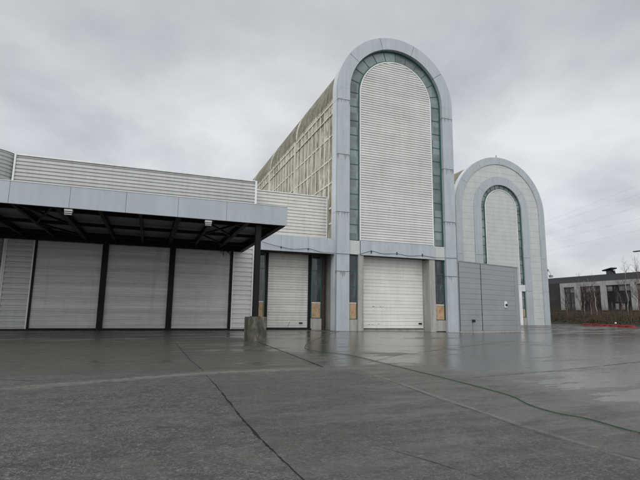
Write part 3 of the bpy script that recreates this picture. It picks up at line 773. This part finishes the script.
# side and vault
MB().box(cx2-7.95, cx2+7.95, DY+1.21, DY+42, 0, 16.9).build('wall', M['olive'], D)
mb = MB(); ylist = []; y = DY+1.19
while y < DY+42: ylist += [(y, 0), (y+.3, 0), (y+.36, .05), (y+.7, .05)]; y += .76
for (yy, d) in ylist:
    for k in range(NA+1):
        t = PI*k/NA; mb.v.append((cx2-(8.1-d)*math.cos(t), yy, 16.8+(8.1-d)*math.sin(t)))
for i in range(len(ylist)-1):
    for k in range(NA):
        a = i*(NA+1)+k; mb.f.append((a, a+1, a+NA+2, a+NA+1))
mb.build('barrel_roof', M['oliveroof'], D)
for y in (DY+8, DY+16, DY+24):
    a_ = MB()
    for k in range(31):
        t = PI*k/30
        for (r, yy) in ((8.08, y-.2), (8.2, y-.2), (8.2, y+.2), (8.08, y+.2)): a_.v.append((cx2-r*math.cos(t), yy, 16.8+r*math.sin(t)))
    for k in range(30):
        for j in range(4): j2 = (j+1) % 4; a_.f.append((4*k+j, 4*k+j2, 4*k+4+j2, 4*k+4+j))
    a_.build('roof_rib', M['gridbar'], D)
MB().tube([(48.5, DY+.2, 25.2), (48.5, DY+.2, 25.65)], .05, 6).build('roof_stub', M['rubber'], D)
# small lamp bracket on the right edge
b_ = MB().tube([(57.2, DY+.1, 8.4), (57.45, DY+.1, 8.4)], .04, 6).box(57.2, 57.32, DY, DY+.2, 8.1, 8.5).build('lamp_bracket', M['rubber'], D)
MB().tube([(57.45, DY+.1, 8.4), (57.75, DY+.1, 8.0), (57.95, DY+.1, 7.5)], .03, 6).box(57.6, 58.1, DY-.1, DY+.2, 7.25, 7.6).build('lamp_head', M['galv'], b_)

# ------------------------------------------------------------------ dark office on the right
OX = 85.
O = thing('office_building', (OX, 62, 0), 'dark flat-roofed office block with white framed window bays behind bare birches', 'building')
MB().box(OX+.1, OX+25, 20, 98, 0, 9.4).build('wall', M['charcoal'], O)
MB().box(OX-.05, OX+.1, 20, 98, 8.42, 9.72).box(OX+.1, OX+25, 20, 98, 9.4, 9.6).build('parapet', M['capdark'], O)
MB().box(OX-.0, OX+.095, 76.25, 98, .0, 8.4).box(OX-.0, OX+.095, 20, 76.2, 0, 2.6).build('facade', M['charcoal'], O)
ys_ = [76.2, 75.3, 72.6, 71.3, 66.6, 65.4, 60.4, 59.2, 54.2, 53.0, 48.0, 46.8, 41.8, 40.6, 35.6, 34.4]
for i in range(0, len(ys_)-1, 2):
    MB().box(OX-.3, OX+.09, ys_[i+1], ys_[i], 2.62, 7.5).build('white_pier', M['officewhite'], O)
MB().box(OX-.3, OX+.09, 34.4, 76.2, 7.501, 8.4).build('white_header', M['officewhite'], O)
for i in range(1, len(ys_)-1, 2):
    a, b = ys_[i+1], ys_[i]; n = 2 if b-a < 3 else 4; w = (b-a)/n
    f = MB()
    for k in range(n+1): f.box(OX-.02, OX+.09, a+k*w-.06 if k else a, a+k*w+.06 if k < n else b, 2.62, 7.5)
    for z in (2.62, 4.1, 6.25, 7.38):
        for k in range(n): f.box(OX-.01, OX+.09, a+k*w+.061, a+(k+1)*w-.061, z, z+.12)
    fr = f.build('window', M['winframe'], O)
    for k in range(n):
        MB().box(OX+.05, OX+.085, a+k*w+.061, a+(k+1)*w-.061, 2.74, 6.25).build('pane', M['glassfar'], fr)
        MB().box(OX+.05, OX+.085, a+k*w+.061, a+(k+1)*w-.061, 6.37, 7.38).build('pane', M['glassfar2'] if (k+i//2) % 3 != 1 else M['glassfar'], fr)
    if i == 5:
        for k in (1, 2): MB().box(OX+.03, OX+.048, a+k*w+.3, a+(k+1)*w-.3, 2.76, 3.9).build('blind', M['glassfar2'], fr)
# tilted roof structure
r_ = MB()
v = [(OX+.3, 66.4, 10.62), (OX+.3, 64.4, 11.0), (OX+1.8, 64.3, 11.05), (OX+1.8, 66.2, 10.66)]
i = 0; r_.v = v + [(x, y-.1, z-.22) for x, y, z in v]
r_.f = [(0, 1, 2, 3), (7, 6, 5, 4), (0, 4, 5, 1), (1, 5, 6, 2), (2, 6, 7, 3), (3, 7, 4, 0)]
rs = r_.build('roof_hood', M['black'], O)
MB().box(OX+.6, OX+1.6, 64.5, 65.7, 9.6, 10.5).build('roof_plant_box', M['capdark'], rs)
MB().beam((OX+.5, 64.6, 10.75), (OX+.5, 63.7, 9.65), .28, .28).build('brace', M['black'], rs)

# ------------------------------------------------------------------ bank, undergrowth, rail, birches
mb = MB(); prof = [(66.5, -.02), (67.5, .25), (70, .6), (74, 1.0), (79, 1.25), (84.9, 1.35)]
yy = [18 + 1.5*k for k in range(54)]
for y in yy:
    for (x, z) in prof:
        e = 0.25 if x < 84 else 0
        mb.v.append((x + random.uniform(-e, e), y + random.uniform(-e, e), z + (random.uniform(-.12, .12) if 67 < x < 84 else 0)))
n = len(prof)
for j in range(len(yy)-1):
    for i in range(n-1):
        a = j*n+i; mb.f.append((a, a+1, a+n+1, a+n))
tag(mb.build('grass_bank', M['soil'], smooth=True), kind='structure')
def bz(x):
    for (x0, z0), (x1, z1) in zip(prof, prof[1:]):
        if x <= x1: return z0 + (z1-z0)*max(0, x-x0)/(x1-x0)
    return prof[-1][1]
lf = MB()
for k in range(30000):
    x = random.uniform(67.2, 83.5); y = random.uniform(20, 96)
    hmax = (.45 + .75*(x-67)/16) * (.6 + .5*math.sin(y*.7+x*.3)*math.sin(y*.23+1.3) + .35*random.random())
    z = bz(x) + random.random()*max(.15, hmax)
    s = random.uniform(.05, .15); a = random.uniform(0, 6.28); t = random.uniform(-1, 1)
    u = Vector((math.cos(a), math.sin(a), t*.6)).normalized()*s; w = Vector((-math.sin(a), math.cos(a), random.uniform(-1, 1))).normalized()*s*.7
    p = Vector((x, y, z)); lf.quad(tuple(p-u), tuple(p+w), tuple(p+u), tuple(p-w))
tag(lf.build('undergrowth', M['leafy']), 'dark tangled bramble undergrowth covering the bank below the office', 'undergrowth', kind='stuff')
st = MB()
for k in range(5200):
    x = random.uniform(67.5, 82); y = random.uniform(20, 96); z = bz(x); hh = random.uniform(.6, 2.3)
    st.tube([(x, y, z), (x+random.uniform(-.3, .3), y+random.uniform(-.3, .3), z+hh)], [.022, .008], 3, cap=False)
tag(st.build('dead_stalks', M['brownleaf']), 'thin brown dead stalks standing in the undergrowth on the bank', 'dead stalks', kind='stuff')
# rail
rl = thing('rail_fence', (81, 60, 1.2), 'low weathered wooden rail fence running through the undergrowth below the office', 'fence')
MB().box(80.95, 81.05, 48, 95, 2.02, 2.12).build('rail', M['railwood'], rl)
for k in range(20): MB().box(81.06, 81.18, 48.3+2.4*k, 48.42+2.4*k, 1.1, 2.2).build('post', M['railwood'], rl)

def birch(x, y, h, lean, mat, label, seed, r0=.1, dens=1.):
    rnd = random.Random(seed); z0 = bz(x)-.1
    h *= .92
    root = thing('birch_tree', (x, y, z0), label, 'tree', 'bare birches in front of the office')
    tr = MB(); P = []; nseg = 9
    for k in range(nseg+1):
        t = k/nseg; P.append(Vector((x + rnd.uniform(-.08, .08)*k**.5, y + lean*t*h + rnd.uniform(-.1, .1)*k**.4, z0 + h*t)))
    tr.tube([tuple(p) for p in P], [r0*(1-.85*k/nseg) for k in range(nseg+1)], 7)
    tr.build('trunk', mat, root, smooth=True)
    cr = MB()
    def limb(p, d, l, r, lev):
        n = 4; q = p.copy(); pts = [tuple(q)]
        for k in range(n):
            d = (d + Vector((rnd.uniform(-.2, .2), rnd.uniform(-.2, .2), rnd.uniform(-.02, .16)))).normalized(); q = q + d*l/n; pts.append(tuple(q))
        cr.tube(pts, [r*(1-.8*k/n) for k in range(n+1)], 4 if lev == 0 else 3, cap=False)
        if lev < 2:
            for k in range(5 if lev == 0 else 4):
                j = rnd.randint(1, n); a = rnd.uniform(0, 6.28)
                limb(Vector(pts[j]), (d*.8 + Vector((math.cos(a)*.7, math.sin(a)*.7, rnd.uniform(-.1, .5)))).normalized(), l*rnd.uniform(.35, .6), r*.5, lev+1)
    for k in range(int(22*dens)):
        t = rnd.uniform(.25, .98); i = min(nseg-1, int(t*nseg)); p = P[i].lerp(P[i+1], t*nseg-i); a = rnd.uniform(0, 6.28)
        limb(p, Vector((math.cos(a)*.6, math.sin(a)*.6, .8)).normalized(), h*(1.1-t)*.28+.5, .024*(1.15-t)+.006, 0)
    cr.build('crown', M['twig'], root)
birch(76, 71.2, 6.2, .00, M['barkred'], 'small brown bare birch nearest to the rounded hall', 1, .06)
birch(75, 66.2, 6.0, .01, M['bark'], 'slim pale birch in front of the office\'s narrowest window bay', 2, .07)
birch(76.5, 64.3, 8.6, .0, M['barkred'], 'brown bare birch just left of the pale pair', 3, .09)
birch(75.6, 62.9, 7.6, -.01, M['bark'], 'pale thin birch, left one of the close pair', 4, .08)
birch(77, 62.6, 8.0, .012, M['bark'], 'pale thin birch, right one of the close pair', 5, .08)
birch(76.2, 61.5, 8.4, -.01, M['barkred'], 'reddish brown birch immediately right of the pale pair', 6, .1)
birch(75.2, 60.1, 7.0, .03, M['bark'], 'whitest birch leaning left in front of the office pier', 7, .1)
birch(78, 57.6, 7.4, .0, M['barkred'], 'brown birch before the wide middle window bay', 8, .07, .7)
birch(76, 54.8, 10.8, .03, M['bark'], 'tall birch with pale trunk leaning left, topping the office roof', 9, .09, .8)
birch(77.2, 53.9, 11.6, -.0, M['barkred'], 'tallest dark bare tree near the right edge of the picture', 10, .08, .8)
birch(75.4, 52.3, 9.5, .01, M['barkred'], 'bare tree cut by the right edge of the picture', 11, .09, 1.1)
# wild saplings between
# ------------------------------------------------------------------ red barriers
def barrier(a, b, label, name='road_barrier'):
    root = thing(name, (a[0], a[1], 0), label, 'barrier', 'red plastic barriers lying by the bank')
    A_, B_ = Vector((*a, 0)), Vector((*b, 0)); d = (B_-A_).normalized()
    MB().beam(A_+Vector((0, 0, .17)), B_+Vector((0, 0, .15)), .3, .17).build('rail', M['red'], root, bevel=.04)
    for t in (.08, .5, .92):
        p = A_.lerp(B_, t); MB().beam(p+Vector((0, 0, .05))-d*.25, p+Vector((0, 0, .05))+d*.25, .6, .12).build('foot', M['red'], root, bevel=.02)
barrier((65.6, 55.2), (64.9, 51.2), 'long red barrier lying furthest left by the bank')
barrier((64.6, 50.9), (63.8, 48.1), 'red barrier lying end to end in the middle of the row')
barrier((63.6, 47.9), (62.6, 44.6), 'shorter red barrier with a pale cap, nearest the right edge')
o = MB().tube([(63.6, 48.0, .45), (63.6, 48.0, .62)], [.14, .08], 8).build('barrier_lamp', M['white']); tag(o, 'small pale warning lamp resting on the red barriers', 'lamp')

# ------------------------------------------------------------------ yard lamp and power lines
L = thing('street_lamp', (60, 36.5, 0), 'street lamp head reaching into the picture above the office at the right edge', 'street lamp')
MB().tube([(60, 36.5, 0), (60, 36.5, 9.6), (60, 37.2, 9.95), (60, 39.6, 9.98), (60, 40.4, 10.0)], [.11, .07, .05, .04, .04], 8).build('pole', M['galv'], L, smooth=True)
MB().box(59.8, 60.2, 40.2, 41.9, 9.93, 10.07).build('lamp_head', M['capdark'], L, bevel=.04)
words = ['uppermost', 'second from top', 'middle', 'fourth from top', 'lowest']
for (q0, q1, wd) in (((160, 33.6+3), (60, 50.6), words[0]), ((160, 35.4), (60, 46.2), words[1]), ((160, 32.3), (60, 41.6), words[2]), ((160, 30.2), (60, 36.1), words[3]), ((160, 25.9), (60, 32.8), words[4])):
    pts = []
    for k in range(25):
        t = k/24*1.4 - .4; y = q0[0] + (q1[0]-q0[0])*t; z = q0[1] + (q1[1]-q0[1])*t + 2.*(t*t-t)*.5
        pts.append((150, y, z))
    o = MB().tube(pts, .015, 5).build('power_line', M['wire'])
    tag(o, wd + ' of the faint overhead power lines crossing the sky on the right', 'power line', 'overhead power lines')

# ------------------------------------------------------------------ small debris on the ground
def pebbles(n, xr, yr, s0, s1, name, mat, label, cat):
    mb = MB()
    for k in range(n):
        x = random.uniform(*xr); y = random.uniform(*yr); s = random.uniform(s0, s1); z = gz(x, y); a = random.random()*6
        c = [(x+s*math.cos(a+t)*random.uniform(.6, 1), y+s*math.sin(a+t)*random.uniform(.6, 1), z+.004) for t in (0, 1.57, 3.14, 4.71)]
        i = len(mb.v); mb.v += c + [(x, y, z+s*.7)]; mb.f += [(i, i+1, i+4), (i+1, i+2, i+4), (i+2, i+3, i+4), (i+3, i, i+4)]
    tag(mb.build(name, mat), label, cat, kind='stuff')
pebbles(500, (-9, 7.4), (34.7, 35.34), .015, .06, 'grit', M['strip'], 'loose grit and crumbs along the foot of the shutter doors', 'grit')

# ------------------------------------------------------------------ world: Nishita sky veiled by a full deck of cloud
SUN_EL, SUN_AZ = R(42), R(215)      # light arrives from behind and left of the camera
w = bpy.data.worlds.new('World'); S.world = w; w.use_nodes = True
nt = w.node_tree; bg = nt.nodes['Background']
sky = N(nt, 'ShaderNodeTexSky', sky_type='NISHITA'); sky.sun_disc = False
sky.sun_elevation = SUN_EL; sky.sun_rotation = SUN_AZ; sky.air_density = 1.; sky.dust_density = 3.
tc = N(nt, 'ShaderNodeTexCoord'); sp = N(nt, 'ShaderNodeSeparateXYZ'); nt.links.new(tc.outputs['Generated'], sp.inputs[0])
zc = math_(nt, 'ADD', math_(nt, 'MAXIMUM', sp.outputs[2], 0.), .32)
cb = N(nt, 'ShaderNodeCombineXYZ')
nt.links.new(math_(nt, 'DIVIDE', sp.outputs[0], zc), cb.inputs[0]); nt.links.new(math_(nt, 'DIVIDE', sp.outputs[1], zc), cb.inputs[1])
def cn(scale, det, rough, off, dist=0.):
    mp = N(nt, 'ShaderNodeMapping'); mp.inputs['Location'].default_value = off; nt.links.new(cb.outputs[0], mp.inputs[0])
    n = N(nt, 'ShaderNodeTexNoise'); n.inputs['Scale'].default_value = scale; n.inputs['Detail'].default_value = det; n.inputs['Roughness'].default_value = rough
    n.inputs['Distortion'].default_value = dist
    nt.links.new(mp.outputs[0], n.inputs[0]); return n.outputs['Fac']
c1 = cn(1.1, 6, .5, (3.1, 1.7, 0), .25); c2 = cn(3.2, 6, .55, (7, 2, 0), .2)
v = math_(nt, 'ADD', math_(nt, 'MULTIPLY', c1, .7), math_(nt, 'MULTIPLY', c2, .3))
cloud = ramp(nt, v, [(.38, (4.8, 4.92, 5.15)), (.49, (6.15, 6.27, 6.5)), (.61, (7.8, 7.9, 8.05))])
# the deck is thinner and brighter overhead and towards the hidden sun behind the camera
br = N(nt, 'ShaderNodeVectorMath', operation='DOT_PRODUCT'); nt.links.new(tc.outputs['Generated'], br.inputs[0])
br.inputs[1].default_value = (math.sin(SUN_AZ)*.75, math.cos(SUN_AZ)*.75, .66)
k = N(nt, 'ShaderNodeMapRange', interpolation_type='SMOOTHSTEP'); nt.links.new(br.outputs['Value'], k.inputs[0])
k.inputs[1].default_value = .1; k.inputs[2].default_value = 1.; k.inputs[3].default_value = 1.; k.inputs[4].default_value = 2.4
hz = N(nt, 'ShaderNodeMapRange', interpolation_type='SMOOTHSTEP'); nt.links.new(sp.outputs[2], hz.inputs[0])
hz.inputs[1].default_value = .02; hz.inputs[2].default_value = .5; hz.inputs[3].default_value = 1.3; hz.inputs[4].default_value = .98
cl = N(nt, 'ShaderNodeVectorMath', operation='SCALE'); nt.links.new(cloud, cl.inputs[0]); nt.links.new(math_(nt, 'MULTIPLY', k.outputs[0], hz.outputs[0]), cl.inputs['Scale'])
fin = mix(nt, .93, sky.outputs[0], cl.outputs[0])
nt.links.new(fin, bg.inputs[0]); bg.inputs[1].default_value = .1
ld = bpy.data.lights.new('sun', 'SUN'); ld.energy = .9; ld.angle = R(40); ld.color = (1, .98, .95)
lo_ = bpy.data.objects.new('sun', ld); COL.objects.link(lo_)
dvec = Vector((math.sin(SUN_AZ)*math.cos(SUN_EL), math.cos(SUN_AZ)*math.cos(SUN_EL), math.sin(SUN_EL)))
lo_.rotation_euler = dvec.to_track_quat('Z', 'Y').to_euler(); lo_.location = (0, 0, 60)

# ------------------------------------------------------------------ camera
yaw, pitch, roll = R(20.28), R(8.95), R(.83)
fwd = Vector((math.sin(yaw)*math.cos(pitch), math.cos(yaw)*math.cos(pitch), math.sin(pitch)))
right = Vector((math.cos(yaw), -math.sin(yaw), 0)); up = right.cross(fwd)
r2 = right*math.cos(roll) + up*math.sin(roll); u2 = -right*math.sin(roll) + up*math.cos(roll)
cd = bpy.data.cameras.new('camera'); cam = bpy.data.objects.new('camera', cd); COL.objects.link(cam)
cam.matrix_world = Matrix(((r2.x, u2.x, -fwd.x, 0), (r2.y, u2.y, -fwd.y, 0), (r2.z, u2.z, -fwd.z, 1.5), (0, 0, 0, 1)))
cd.sensor_fit = 'HORIZONTAL'; cd.sensor_width = 36; cd.lens = 36*456/640; cd.clip_start = .1; cd.clip_end = 3000
S.camera = cam
S.view_settings.view_transform = 'Standard'; S.view_settings.look = 'None'; S.view_settings.exposure = 0; S.view_settings.gamma = 1
S.view_settings.use_curve_mapping = False
